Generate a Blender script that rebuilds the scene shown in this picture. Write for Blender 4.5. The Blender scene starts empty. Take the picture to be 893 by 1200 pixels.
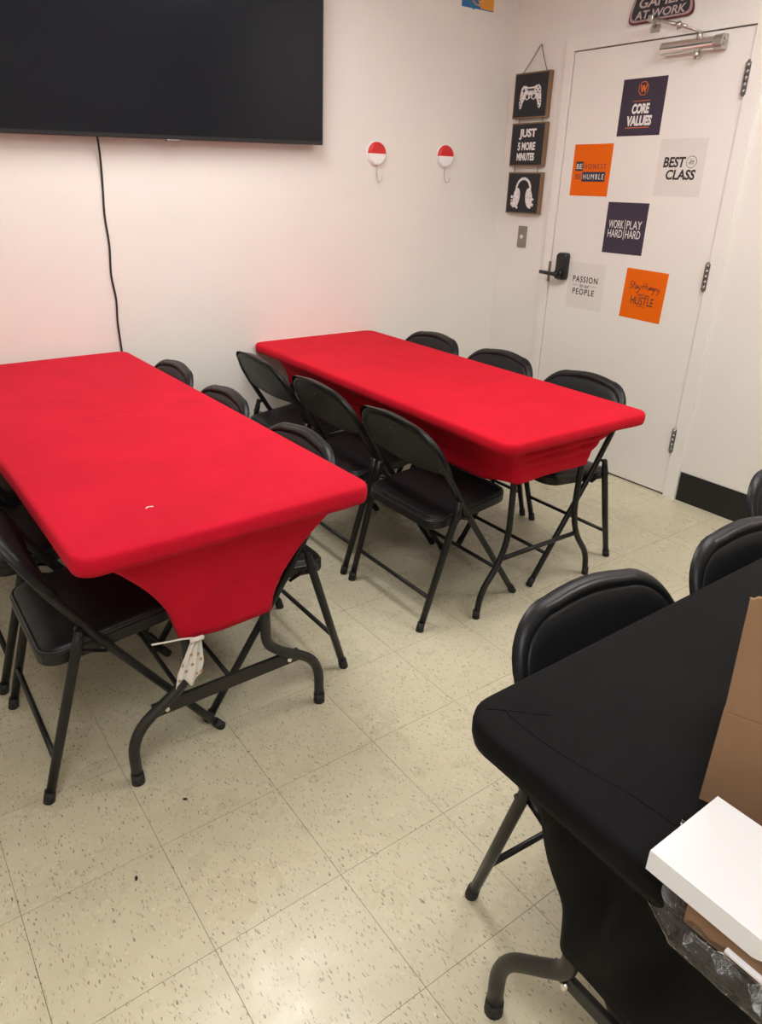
import bpy, bmesh, math, random
from mathutils import Vector, Matrix, noise
PI = math.pi
random.seed(7)
S = bpy.context.scene
COL = S.collection

# ------------------------------------------------------------------ camera
cam = bpy.data.objects.new('camera', bpy.data.cameras.new('camera'))
COL.objects.link(cam)
YAW, PITCH, ROLL = 0.6365, 0.4262, 0.0248
fwd = Vector((math.sin(YAW) * math.cos(PITCH), math.cos(YAW) * math.cos(PITCH), -math.sin(PITCH)))
rt = Vector((math.cos(YAW), -math.sin(YAW), 0))
up = rt.cross(fwd)
rt2 = math.cos(ROLL) * rt + math.sin(ROLL) * up
up2 = -math.sin(ROLL) * rt + math.cos(ROLL) * up
M = Matrix((rt2, up2, -fwd)).transposed().to_4x4()
M.translation = Vector((-3.1952, -3.2262, 1.4324))
cam.matrix_world = M
cam.data.sensor_fit = 'VERTICAL'
cam.data.sensor_height = 24.0
cam.data.sensor_width = 24.0
cam.data.lens = 836.83 / 1200 * 24
cam.data.shift_x = 1.0 / 1200
cam.data.shift_y = -6.0 / 1200
cam.data.clip_start = 0.02
S.camera = cam

# ------------------------------------------------------------------ light and exposure
w = bpy.data.worlds.new('world')
S.world = w
w.use_nodes = True
w.node_tree.nodes['Background'].inputs[0].default_value = (0.9, 0.95, 1, 1)
w.node_tree.nodes['Background'].inputs[1].default_value = 0.02
LIGHT_COLOR = (1.0, 0.965, 0.925)
LIGHT_POWER = 14.0
LIGHT_SPOTS = [(-2.15, -1.05), (-0.85, -2.5), (-3.4, -3.5)]
S.view_settings.view_transform = 'Standard'
S.view_settings.look = 'None'
S.view_settings.gamma = 1.0
S.view_settings.use_curve_mapping = False
S.view_settings.exposure = 0.24
S.cycles.max_bounces = 8
S.cycles.diffuse_bounces = 5


# ------------------------------------------------------------------ materials
def mat(name, color, rough=0.5, metal=0.0, spec=0.5, **kw):
    m = bpy.data.materials.new(name)
    m.use_nodes = True
    b = m.node_tree.nodes['Principled BSDF']
    b.inputs['Base Color'].default_value = (*color, 1)
    b.inputs['Roughness'].default_value = rough
    b.inputs['Metallic'].default_value = metal
    b.inputs['Specular IOR Level'].default_value = spec
    for k, v in kw.items():
        b.inputs[k.replace('_', ' ')].default_value = v
    return m


def nd(m, t, **kw):
    n = m.node_tree.nodes.new(t)
    for k, v in kw.items():
        setattr(n, k, v)
    return n


def lk(m, a, b):
    m.node_tree.links.new(a, b)


def bsdf(m):
    return m.node_tree.nodes['Principled BSDF']


def mathn(m, op, a, b=None, c=None):
    n = nd(m, 'ShaderNodeMath', operation=op)
    for i, v in enumerate((a, b, c)):
        if v is None:
            continue
        if isinstance(v, (int, float)):
            n.inputs[i].default_value = v
        else:
            lk(m, v, n.inputs[i])
    return n.outputs[0]


def mix(m, fac, a, b):
    n = nd(m, 'ShaderNodeMix', data_type='RGBA')
    if isinstance(fac, (int, float)):
        n.inputs[0].default_value = fac
    else:
        lk(m, fac, n.inputs[0])
    for i, v in ((6, a), (7, b)):
        if isinstance(v, tuple):
            n.inputs[i].default_value = (*v, 1)
        else:
            lk(m, v, n.inputs[i])
    return n.outputs[2]


def rampn(m, src, p0, p1):
    n = nd(m, 'ShaderNodeMapRange', interpolation_type='SMOOTHSTEP')
    lk(m, src, n.inputs[0])
    n.inputs[1].default_value = p0
    n.inputs[2].default_value = p1
    return n.outputs[0]


def noise_tex(m, coord, scale, detail=3, rough=0.5):
    n = nd(m, 'ShaderNodeTexNoise')
    n.inputs['Scale'].default_value = scale
    n.inputs['Detail'].default_value = detail
    n.inputs['Roughness'].default_value = rough
    if coord is not None:
        lk(m, coord, n.inputs['Vector'])
    return n.outputs[0]


def bump(m, h, strength, dist=0.001):
    n = nd(m, 'ShaderNodeBump')
    n.inputs['Strength'].default_value = strength
    n.inputs['Distance'].default_value = dist
    lk(m, h, n.inputs['Height'])
    lk(m, n.outputs[0], bsdf(m).inputs['Normal'])


def position(m):
    return nd(m, 'ShaderNodeNewGeometry').outputs['Position']


def objco(m):
    return nd(m, 'ShaderNodeTexCoord').outputs['Object']


def wall_mat(name, color):
    m = mat(name, color, 0.5, spec=0.35)
    p = position(m)
    n1 = noise_tex(m, p, 1.6, 4)
    n2 = noise_tex(m, p, 70, 3)
    n3 = noise_tex(m, p, 9, 5, 0.7)
    c = mix(m, rampn(m, n1, 0.35, 0.7), color, tuple(v * 0.96 for v in color))
    c = mix(m, mathn(m, 'MULTIPLY', rampn(m, n3, 0.66, 0.74), 0.25), c, tuple(v * 0.8 for v in color))
    lk(m, c, bsdf(m).inputs['Base Color'])
    bump(m, mathn(m, 'ADD', mathn(m, 'MULTIPLY', n2, 0.5), n1), 0.25, 0.004)
    return m


M_WALL = wall_mat('wall_paint', (0.80, 0.775, 0.735))
M_DOORPAINT = wall_mat('door_paint', (0.82, 0.795, 0.755))
M_CEIL = wall_mat('ceiling_paint', (0.8, 0.8, 0.78))


def floor_mat():
    m = mat('vinyl_tile', (0.6, 0.53, 0.40), 0.3, spec=0.5)
    tc = nd(m, 'ShaderNodeTexCoord')
    oi = nd(m, 'ShaderNodeObjectInfo')
    sc = nd(m, 'ShaderNodeVectorMath', operation='SCALE')
    comb = nd(m, 'ShaderNodeCombineXYZ')
    lk(m, mathn(m, 'MULTIPLY', oi.outputs['Random'], 37.0), comb.inputs[0])
    lk(m, mathn(m, 'MULTIPLY', oi.outputs['Random'], 91.0), comb.inputs[1])
    ad = nd(m, 'ShaderNodeVectorMath', operation='ADD')
    lk(m, tc.outputs['Object'], ad.inputs[0])
    lk(m, comb.outputs[0], ad.inputs[1])
    co = ad.outputs[0]
    # warp so the chips are ragged
    nz = nd(m, 'ShaderNodeTexNoise')
    nz.inputs['Scale'].default_value = 90
    nz.inputs['Detail'].default_value = 2
    lk(m, co, nz.inputs['Vector'])
    wv = nd(m, 'ShaderNodeVectorMath', operation='MULTIPLY_ADD')
    lk(m, nz.outputs['Color'], wv.inputs[0])
    wv.inputs[1].default_value = (0.010, 0.014, 0)
    lk(m, co, wv.inputs[2])

    def chips(sx, sy, thr, pick, ang):
        mp = nd(m, 'ShaderNodeMapping')
        mp.inputs['Rotation'].default_value = (0, 0, ang)
        mp.inputs['Scale'].default_value = (sx, sy, 1)
        lk(m, wv.outputs[0], mp.inputs[0])
        v = nd(m, 'ShaderNodeTexVoronoi')
        v.inputs['Scale'].default_value = 1
        lk(m, mp.outputs[0], v.inputs['Vector'])
        sep = nd(m, 'ShaderNodeSeparateColor')
        lk(m, v.outputs['Color'], sep.inputs[0])
        on = mathn(m, 'GREATER_THAN', sep.outputs[0], pick)
        f = mathn(m, 'SUBTRACT', 1.0, rampn(m, v.outputs['Distance'], thr * 0.7, thr))
        return mathn(m, 'MULTIPLY', f, on), sep.outputs[1]
    base = mix(m, noise_tex(m, co, 14, 5, 0.65), (0.48, 0.445, 0.315), (0.62, 0.58, 0.425))
    rnd = rampn(m, oi.outputs['Random'], 0, 1)
    base = mix(m, mathn(m, 'MULTIPLY', rnd, 0.5), base, (0.57, 0.53, 0.385))
    f1, r1 = chips(210, 52, 0.30, 0.30, 0.40)
    base = mix(m, mathn(m, 'MULTIPLY', f1, 0.85), base, mix(m, r1, (0.17, 0.14, 0.095), (0.44, 0.39, 0.275)))
    f2, r2 = chips(120, 50, 0.27, 0.5, -0.25)
    base = mix(m, mathn(m, 'MULTIPLY', f2, 0.6), base, mix(m, r2, (0.74, 0.69, 0.57), (0.48, 0.40, 0.28)))
    f3, r3 = chips(110, 38, 0.19, 0.72, 0.5)
    base = mix(m, mathn(m, 'MULTIPLY', f3, 0.75), base, (0.10, 0.085, 0.065))
    # wear and dirt on the walked floor
    p = position(m)
    d1 = rampn(m, noise_tex(m, p, 2.4, 8, 0.72), 0.40, 0.85)
    base = mix(m, mathn(m, 'MULTIPLY', d1, 0.35), base, (0.36, 0.30, 0.20))
    d2 = rampn(m, noise_tex(m, p, 55, 3, 0.6), 0.70, 0.76)
    base = mix(m, mathn(m, 'MULTIPLY', d2, 0.6), base, (0.18, 0.15, 0.10))
    lk(m, base, bsdf(m).inputs['Base Color'])
    r = nd(m, 'ShaderNodeMapRange')
    lk(m, noise_tex(m, p, 7, 6, 0.65), r.inputs[0])
    r.inputs[1].default_value = 0.3
    r.inputs[2].default_value = 0.7
    r.inputs[3].default_value = 0.20
    r.inputs[4].default_value = 0.42
    lk(m, r.outputs[0], bsdf(m).inputs['Roughness'])
    bump(m, mathn(m, 'ADD', noise_tex(m, p, 6, 3), mathn(m, 'MULTIPLY', noise_tex(m, co, 120, 3), 0.06)), 0.12, 0.004)
    return m


M_TILE = floor_mat()
M_SUB = mat('tile_joint', (0.10, 0.08, 0.055), 0.8)


def cloth_mat(name, color, dark, half_fold, bs=0.35, sheen=0.12, rough=0.85, spec=0.15):
    m = mat(name, color, rough, spec=spec)
    b = bsdf(m)
    b.inputs['Sheen Weight'].default_value = sheen
    b.inputs['Sheen Roughness'].default_value = 0.5
    b.inputs['Sheen Tint'].default_value = (*[min(1, c * 1.5 + 0.1) for c in color], 1)
    co = objco(m)
    n1 = noise_tex(m, co, 5, 5, 0.6)
    weave = noise_tex(m, co, 700, 2)
    lint = noise_tex(m, co, 160, 4, 0.7)
    c = mix(m, rampn(m, n1, 0.35, 0.7), color, dark)
    c = mix(m, mathn(m, 'MULTIPLY', rampn(m, lint, 0.70, 0.78), 0.25), c, tuple(min(1, v + 0.1) for v in color))
    lk(m, c, b.inputs['Base Color'])
    mp = nd(m, 'ShaderNodeMapping')
    mp.inputs['Scale'].default_value = (3, 1.2, 6)
    lk(m, co, mp.inputs[0])
    n3 = noise_tex(m, mp.outputs[0], 4, 4, 0.55)
    h = mathn(m, 'ADD', mathn(m, 'MULTIPLY', n3, 1.2), mathn(m, 'MULTIPLY', weave, 0.12))
    if half_fold is not None:
        sp = nd(m, 'ShaderNodeSeparateXYZ')
        lk(m, co, sp.inputs[0])
        d = mathn(m, 'ABSOLUTE', mathn(m, 'SUBTRACT', sp.outputs[1], half_fold))
        h = mathn(m, 'ADD', h, mathn(m, 'MULTIPLY', rampn(m, d, 0.0, 0.012), 0.8))
    bump(m, h, bs, 0.004)
    return m


M_RED = cloth_mat('red_stretch_cloth', (0.55, 0.005, 0.025), (0.48, 0.004, 0.020), 0.0)
M_RED2 = cloth_mat('red_stretch_cloth_plain', (0.57, 0.005, 0.021), (0.50, 0.004, 0.017), None)
M_BLACKCLOTH = cloth_mat('black_stretch_cloth', (0.006, 0.006, 0.0065), (0.004, 0.004, 0.0045), None, 0.3, 0.06, 0.75, 0.1)

M_TUBE = mat('black_tube_enamel', (0.010, 0.010, 0.0105), 0.38, spec=0.35)
M_LEGSTEEL = mat('grey_leg_enamel', (0.022, 0.021, 0.019), 0.42, spec=0.35)
M_RUBBER = mat('black_rubber', (0.012, 0.012, 0.012), 0.7)
M_VINYL = mat('black_vinyl', (0.007, 0.0075, 0.009), 0.40, spec=0.28)
bump(M_VINYL, noise_tex(M_VINYL, objco(M_VINYL), 350, 3), 0.15, 0.001)
M_BACKPLATE = mat('black_back_plate', (0.013, 0.0125, 0.012), 0.42, spec=0.3)
M_SEAM = mat('seam_black', (0.003, 0.003, 0.003), 0.8)
M_PIPING = mat('seat_piping', (0.02, 0.02, 0.022), 0.3)
M_STEEL = mat('brushed_steel', (0.55, 0.53, 0.50), 0.32, 1.0)
M_CHROME = mat('polished_aluminium', (0.86, 0.84, 0.80), 0.2, 1.0)
M_HINGE = mat('dull_hinge_steel', (0.28, 0.27, 0.26), 0.42, 1.0)
M_BLACKMETAL = mat('black_lock_metal', (0.010, 0.010, 0.011), 0.35)
M_PLASTICTOP = mat('table_plastic', (0.4, 0.4, 0.39), 0.6)
M_TVFRAME = mat('tv_bezel', (0.012, 0.012, 0.013), 0.4)
M_SCREEN = mat('tv_screen_glass', (0.006, 0.007, 0.011), 0.16, spec=0.25)
M_CABLE = mat('black_cable', (0.012, 0.012, 0.012), 0.5)
M_BASEB = mat('black_vinyl_baseboard', (0.006, 0.006, 0.006), 0.5)
M_GAP = mat('door_gap_shadow', (0.01, 0.009, 0.008), 0.9)
M_WHITEPAINT = mat('white_card', (0.76, 0.765, 0.80), 0.55)
M_KRAFT = mat('kraft_card', (0.25, 0.14, 0.075), 0.8)
_c = objco(M_KRAFT)
lk(M_KRAFT, mix(M_KRAFT, noise_tex(M_KRAFT, _c, 12, 5), (0.20, 0.113, 0.06), (0.27, 0.155, 0.085)), bsdf(M_KRAFT).inputs['Base Color'])
M_KRAFTEDGE = mat('kraft_corrugation', (0.42, 0.25, 0.13), 0.9)
M_WOODEDGE = mat('stained_wood', (0.20, 0.115, 0.06), 0.6)
_c = nd(M_WOODEDGE, 'ShaderNodeMapping')
_c.inputs['Scale'].default_value = (8, 8, 1)
lk(M_WOODEDGE, objco(M_WOODEDGE), _c.inputs[0])
lk(M_WOODEDGE, mix(M_WOODEDGE, noise_tex(M_WOODEDGE, _c.outputs[0], 30, 4), (0.14, 0.08, 0.04), (0.28, 0.165, 0.09)), bsdf(M_WOODEDGE).inputs['Base Color'])
M_PICBLACK = mat('print_black', (0.010, 0.011, 0.016), 0.55)
M_TWINE = mat('twine', (0.20, 0.13, 0.075), 0.9)
M_PURPLE = mat('print_dark_violet', (0.050, 0.038, 0.062), 0.6, spec=0.25)
M_ORANGE = mat('print_orange', (0.80, 0.135, 0.0), 0.6, spec=0.2)
M_OFFWHITE = mat('clear_grey_vinyl', (0.735, 0.71, 0.67), 0.5, spec=0.3)
M_INKWHITE = mat('ink_white', (0.80, 0.78, 0.76), 0.5)
M_INKORANGE = mat('ink_orange', (0.75, 0.17, 0.03), 0.5)
M_INKDARK = mat('ink_dark', (0.022, 0.018, 0.024), 0.5)
M_SIGNDARK = mat('sign_dark', (0.030, 0.026, 0.036), 0.45)
M_SIGNRIM = mat('sign_pale_pink', (0.42, 0.30, 0.30), 0.5)
M_SIGNINK = mat('sign_ink', (0.50, 0.41, 0.40), 0.5)
M_SIGNRED = mat('sign_edge_red', (0.11, 0.02, 0.02), 0.5)
M_HOOKRED = mat('hook_red', (0.62, 0.02, 0.02), 0.35)
M_HOOKWHITE = mat('hook_white', (0.85, 0.85, 0.85), 0.35)
M_RAG = mat('white_rag', (0.72, 0.69, 0.65), 0.9)
M_GOLD = mat('tan_star_print', (0.40, 0.24, 0.10), 0.8)
M_BLUE = mat('print_blue', (0.02, 0.16, 0.42), 0.4)
M_TEAL = mat('print_teal', (0.03, 0.30, 0.42), 0.4)
M_YORANGE = mat('print_yellow_orange', (0.80, 0.32, 0.03), 0.4)
M_SAND = mat('print_sand', (0.62, 0.42, 0.22), 0.4)
M_DEBRIS = mat('black_debris', (0.01, 0.01, 0.01), 0.8)
M_TAPE = mat('clear_tape', (0.42, 0.30, 0.20), 0.15)


def sketch_mat():
    m = mat('sketch_white', (0.7, 0.68, 0.68), 0.6)
    co = objco(m)
    f = rampn(m, noise_tex(m, co, 170, 5, 0.7), 0.34, 0.50)
    lk(m, mix(m, f, (0.16, 0.14, 0.15), (0.82, 0.79, 0.78)), bsdf(m).inputs['Base Color'])
    return m


M_SKETCH = sketch_mat()
M_FILM = bpy.data.materials.new('crinkled_clear_film')
M_FILM.use_nodes = True
M_FILM.node_tree.nodes.clear()
_t = nd(M_FILM, 'ShaderNodeBsdfTransparent')
_t.inputs[0].default_value = (0.93, 0.94, 0.95, 1)
_g = nd(M_FILM, 'ShaderNodeBsdfGlossy')
_g.inputs['Roughness'].default_value = 0.12
_b = nd(M_FILM, 'ShaderNodeBump')
_b.inputs['Strength'].default_value = 0.9
_b.inputs['Distance'].default_value = 0.006
lk(M_FILM, noise_tex(M_FILM, objco(M_FILM), 70, 4, 0.6), _b.inputs['Height'])
lk(M_FILM, _b.outputs[0], _g.inputs['Normal'])
_f = nd(M_FILM, 'ShaderNodeFresnel')
_f.inputs[0].default_value = 1.6
lk(M_FILM, _b.outputs[0], _f.inputs['Normal'])
_m = nd(M_FILM, 'ShaderNodeMixShader')
lk(M_FILM, mathn(M_FILM, 'MULTIPLY_ADD', _f.outputs[0], 1.3, 0.02), _m.inputs[0])
lk(M_FILM, _t.outputs[0], _m.inputs[1])
lk(M_FILM, _g.outputs[0], _m.inputs[2])
lk(M_FILM, _m.outputs[0], nd(M_FILM, 'ShaderNodeOutputMaterial').inputs[0])


def emit_mat():
    m = bpy.data.materials.new('lamp_diffuser')
    m.use_nodes = True
    m.node_tree.nodes.clear()
    e = nd(m, 'ShaderNodeEmission')
    e.inputs[0].default_value = (*LIGHT_COLOR, 1)
    e.inputs[1].default_value = LIGHT_POWER
    o = nd(m, 'ShaderNodeOutputMaterial')
    lk(m, e.outputs[0], o.inputs[0])
    return m


M_LAMP = emit_mat()
M_LAMPFRAME = mat('lamp_frame', (0.8, 0.8, 0.8), 0.4)


# ------------------------------------------------------------------ mesh helpers
class MB:
    """collects shapes into one mesh"""
    def __init__(self):
        self.v, self.f, self.mi, self.sm = [], [], [], []
        self.cur = 0

    def add(self, vs, fs, smooth=False, xf=None):
        o = len(self.v)
        for p in vs:
            p = Vector(p)
            self.v.append(xf @ p if xf else p)
        for f in fs:
            self.f.append([i + o for i in f])
            self.mi.append(self.cur)
            self.sm.append(smooth)
        return self

    def box(self, lo, hi, bev=0.0, xf=None):
        bm = bmesh.new()
        bmesh.ops.create_cube(bm, size=1)
        for v in bm.verts:
            for i in range(3):
                v.co[i] = lo[i] if v.co[i] < 0 else hi[i]
        if bev:
            bmesh.ops.bevel(bm, geom=bm.edges[:], offset=bev, segments=2, profile=0.5, affect='EDGES')
        bm.verts.index_update()
        self.add([v.co.copy() for v in bm.verts], [[v.index for v in f.verts] for f in bm.faces], False, xf)
        bm.free()
        return self

    def tube(self, path, r, n=10, closed=False, caps=True, rr=None, squash=1.0):
        """round tube along a path; rr gives one radius per point"""
        P = [Vector(p) for p in path]
        k = len(P)
        T = []
        for i in range(k):
            a = P[(i - 1) % k] if (closed or i > 0) else P[0]
            b = P[(i + 1) % k] if (closed or i < k - 1) else P[-1]
            T.append((b - a).normalized())
        ref = Vector((0, 1, 0)) if abs(T[0].y) < 0.9 else Vector((1, 0, 0))
        nv = (ref - T[0] * ref.dot(T[0])).normalized()
        vs, fs = [], []
        for i in range(k):
            nv = (nv - T[i] * nv.dot(T[i])).normalized()
            bv = T[i].cross(nv)
            ri = rr[i] if rr else r
            for j in range(n):
                a = 2 * PI * j / n
                vs.append(P[i] + nv * (math.cos(a) * ri) + bv * (math.sin(a) * ri * squash))
        for i in range(k if closed else k - 1):
            for j in range(n):
                a, b = i * n + j, i * n + (j + 1) % n
                c, d = ((i + 1) % k) * n + (j + 1) % n, ((i + 1) % k) * n + j
                fs.append([a, b, c, d])
        self.add(vs, fs, True)
        if caps and not closed:
            o = len(self.v) - len(vs)
            self.f.append([o + j for j in range(n)][::-1])
            self.f.append([o + (k - 1) * n + j for j in range(n)])
            self.mi += [self.cur] * 2
            self.sm += [False] * 2
        return self

    def cyl(self, a, b, r, n=14, r2=None):
        return self.tube([a, b], r, n, rr=[r, r if r2 is None else r2])

    def prism(self, pts, w0, w1, xf=None):
        """polygon pts (u,v) extruded from w0 to w1 along third axis"""
        n = len(pts)
        ar = sum(pts[i][0] * pts[(i + 1) % n][1] - pts[(i + 1) % n][0] * pts[i][1] for i in range(n))
        if ar < 0:
            pts = pts[::-1]
        vs = [(u, v, w0) for u, v in pts] + [(u, v, w1) for u, v in pts]
        fs = [list(range(n))[::-1], list(range(n, 2 * n))]
        fs += [[i, (i + 1) % n, n + (i + 1) % n, n + i] for i in range(n)]
        return self.add(vs, fs, False, xf)

    def sphere(self, c, r, seg=12, rings=8, sc=(1, 1, 1)):
        vs, fs = [], []
        c = Vector(c)
        for i in range(rings + 1):
            t = PI * i / rings
            for j in range(seg):
                a = 2 * PI * j / seg
                vs.append(c + Vector((math.sin(t) * math.cos(a) * r * sc[0], math.sin(t) * math.sin(a) * r * sc[1], math.cos(t) * r * sc[2])))
        for i in range(rings):
            for j in range(seg):
                fs.append([i * seg + j, (i + 1) * seg + j, (i + 1) * seg + (j + 1) % seg, i * seg + (j + 1) % seg])
        return self.add(vs, fs, True)

    def loft(self, rings, cap0=True, cap1=True, smooth=True):
        """closed rings of equal count"""
        n = len(rings[0])
        vs = [p for r in rings for p in r]
        fs = []
        for i in range(len(rings) - 1):
            for j in range(n):
                fs.append([i * n + j, i * n + (j + 1) % n, (i + 1) * n + (j + 1) % n, (i + 1) * n + j])
        self.add(vs, fs, smooth)
        o = len(self.v) - len(vs)
        for flag, k, rev in ((cap0, 0, True), (cap1, len(rings) - 1, False)):
            if flag:
                l = [o + k * n + j for j in range(n)]
                self.f.append(l[::-1] if rev else l)
                self.mi.append(self.cur)
                self.sm.append(smooth)
        return self

    def mesh(self, name, mats):
        me = bpy.data.meshes.new(name)
        me.from_pydata([tuple(v) for v in self.v], [], self.f)
        for m in (mats if isinstance(mats, (list, tuple)) else [mats]):
            me.materials.append(m)
        for p, i, s in zip(me.polygons, self.mi, self.sm):
            p.material_index = i
            p.use_smooth = s
        bm = bmesh.new()
        bm.from_mesh(me)
        bmesh.ops.remove_doubles(bm, verts=bm.verts[:], dist=1e-6)
        bmesh.ops.recalc_face_normals(bm, faces=bm.faces[:])
        bm.to_mesh(me)
        bm.free()
        me.update()
        return me

    def build(self, name, mats, parent=None, loc=None):
        o = bpy.data.objects.new(name, self.mesh(name, mats))
        COL.objects.link(o)
        if parent:
            o.parent = parent
        if loc:
            o.location = loc
        return o


def tag(o, label, cat, group=None, kind=None):
    o['label'] = label
    o['category'] = cat
    if group:
        o['group'] = group
    if kind:
        o['kind'] = kind
    return o


def thing(name, label, cat, loc=(0, 0, 0), rz=0.0, group=None):
    o = bpy.data.objects.new(name, None)
    o.empty_display_size = 0.05
    COL.objects.link(o)
    o.location = loc
    o.rotation_euler = (0, 0, rz)
    return tag(o, label, cat, group)


def struct(o):
    o['kind'] = 'structure'
    return o


def kids(o):
    return [c for c in bpy.data.objects if c.parent == o]


def copy_tree(o, parent=None, m=None):
    c = o.copy()
    COL.objects.link(c)
    if parent:
        c.parent = parent
    for ch in kids(o):
        copy_tree(ch, c)
    return c


def fillet(pts, rad, seg=6):
    """round the corners of a polyline"""
    P = [Vector(p) for p in pts]
    R = [rad] * len(P) if isinstance(rad, (int, float)) else rad
    out = [P[0]]
    for i in range(1, len(P) - 1):
        a, b, c = P[i - 1], P[i], P[i + 1]
        d1, d2 = (a - b), (c - b)
        t = min(R[i], d1.length * 0.49, d2.length * 0.49)
        p0, p2 = b + d1.normalized() * t, b + d2.normalized() * t
        for s in range(seg + 1):
            q = s / seg
            out.append(p0 * (1 - q) ** 2 + b * 2 * q * (1 - q) + p2 * q * q)
    out.append(P[-1])
    return out


def smooth_path(pts, seg=6):
    """Catmull-Rom through points"""
    P = [Vector(p) for p in pts]
    out = []
    for i in range(len(P) - 1):
        p0 = P[max(i - 1, 0)]
        p1, p2 = P[i], P[i + 1]
        p3 = P[min(i + 2, len(P) - 1)]
        for s in range(seg):
            t = s / seg
            out.append(0.5 * ((2 * p1) + (p2 - p0) * t + (2 * p0 - 5 * p1 + 4 * p2 - p3) * t * t + (3 * p1 - p0 - 3 * p2 + p3) * t ** 3))
    out.append(P[-1])
    return out


def rrect(x0, y0, x1, y1, r, seg=6):
    pts = []
    for cx, cy, a0 in ((x1 - r, y1 - r, 0), (x0 + r, y1 - r, PI / 2), (x0 + r, y0 + r, PI), (x1 - r, y0 + r, 1.5 * PI)):
        for s in range(seg + 1):
            a = a0 + PI / 2 * s / seg
            pts.append((cx + r * math.cos(a), cy + r * math.sin(a)))
    return pts


# ------------------------------------------------------------------ the room
H_CEIL = 2.6
X_L, Y_F = -4.712, -4.715
TX, TY, T = -3.1879, -1.972, 0.3048
floor = struct(MB().box((X_L - 0.1, Y_F - 0.1, -0.1), (0.1, 0.1, -0.003)).build('floor', M_SUB))
tile_cache = {}
for i in range(-5, 11):
    for j in range(-9, 7):
        x0, y0 = TX + i * T, TY + j * T
        x1, y1 = min(x0 + T, 0.0), min(y0 + T, 0.0)
        g = 0.0006
        key = (round(x1 - x0, 3), round(y1 - y0, 3))
        if key not in tile_cache:
            dx, dy = key
            tile_cache[key] = MB().box((g - dx / 2, g - dy / 2, -0.003), (dx / 2 - g, dy / 2 - g, 0)).mesh('tile', M_TILE)
        o = bpy.data.objects.new('tile', tile_cache[key])
        o.location = ((x0 + x1) / 2, (y0 + y1) / 2, 0)
        o.parent = floor
        COL.objects.link(o)

DY0, DY1, DH = -0.438, -1.360, 2.038          # door leaf edges along the right wall
wb = struct(MB().box((X_L - 0.1, 0.0, 0), (0.1, 0.1, H_CEIL)).build('wall_back', M_WALL))
m = MB()
m.box((0, -0.41, 0), (0.1, 0.0, H_CEIL))
m.box((0, -1.388, DH + 0.03), (0.1, -0.41, H_CEIL))
m.box((0, Y_F, 0), (0.1, -1.388, H_CEIL))
struct(m.build('wall_right', M_WALL))
struct(MB().box((X_L - 0.1, Y_F, 0), (X_L, 0.0, H_CEIL)).build('wall_left', M_WALL))
struct(MB().box((X_L - 0.1, Y_F - 0.1, 0), (0.1, Y_F, H_CEIL)).build('wall_front', M_WALL))
struct(MB().box((X_L - 0.1, Y_F - 0.1, H_CEIL), (0.1, 0.1, H_CEIL + 0.1)).build('ceiling', M_CEIL))
# black cove baseboards
struct(MB().box((-0.006, Y_F, 0), (0.0, -1.433, 0.15), 0.002).build('baseboard_right', M_BASEB))
struct(MB().box((-0.006, -0.385, 0), (0.0, -0.007, 0.15), 0.002).build('baseboard_right', M_BASEB))
struct(MB().box((X_L + 0.007, -0.006, 0), (-0.0, 0.0, 0.15), 0.002).build('baseboard_back', M_BASEB))
struct(MB().box((X_L, Y_F + 0.007, 0), (X_L + 0.006, -0.007, 0.15), 0.002).build('baseboard_left', M_BASEB))
struct(MB().box((X_L + 0.007, Y_F, 0), (-0.007, Y_F + 0.006, 0.15), 0.002).build('baseboard_front', M_BASEB))

# door frame (pressed metal)
m = MB()
U = [(0.385, 0), (0.385, 2.098), (1.430, 2.098), (1.430, 0), (1.364, 0), (1.364, DH + 0.005), (0.434, DH + 0.005), (0.434, 0)]
m.prism(U, -0.09, 0.014, Matrix(((0, 0, -1, 0), (-1, 0, 0, 0), (0, 1, 0, 0), (0, 0, 0, 1))))
struct(m.build('trim_1', M_DOORPAINT))

# door leaf
door = struct(MB().box((-0.006, DY1, 0.008), (0.039, DY0, DH), 0.0015).build('door_1', M_DOORPAINT))
MB().box((0.04, DY1 - 0.004, 0.0), (0.06, DY0 + 0.004, DH + 0.005)).build('gap_shade_sheet', M_GAP, door)  # dark sheet behind the leaf, painted as the shade in the door gaps
MB().box((-0.002, DY1 + 0.002, 0.001), (0.036, DY0 - 0.002, 0.008)).build('underdoor_shade_strip', M_GAP, door)  # dark filler strip, its colour stands in for the shadow under the door


def hinge(z):
    m = MB()
    for k in range(5):
        m.cyl((-0.017, DY1 - 0.001, z - 0.058 + k * 0.0234), (-0.017, DY1 - 0.001, z - 0.036 + k * 0.0234), 0.0075, 12)
    m.cyl((-0.017, DY1 - 0.001, z - 0.064), (-0.017, DY1 - 0.001, z + 0.066), 0.0055, 10)
    m.box((-0.016, DY1 - 0.012, z - 0.058), (-0.0135, DY1 + 0.012, z + 0.058))
    m.build('hinge', M_HINGE, door)


for z in (1.853, 1.075, 0.295):
    hinge(z)

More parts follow.
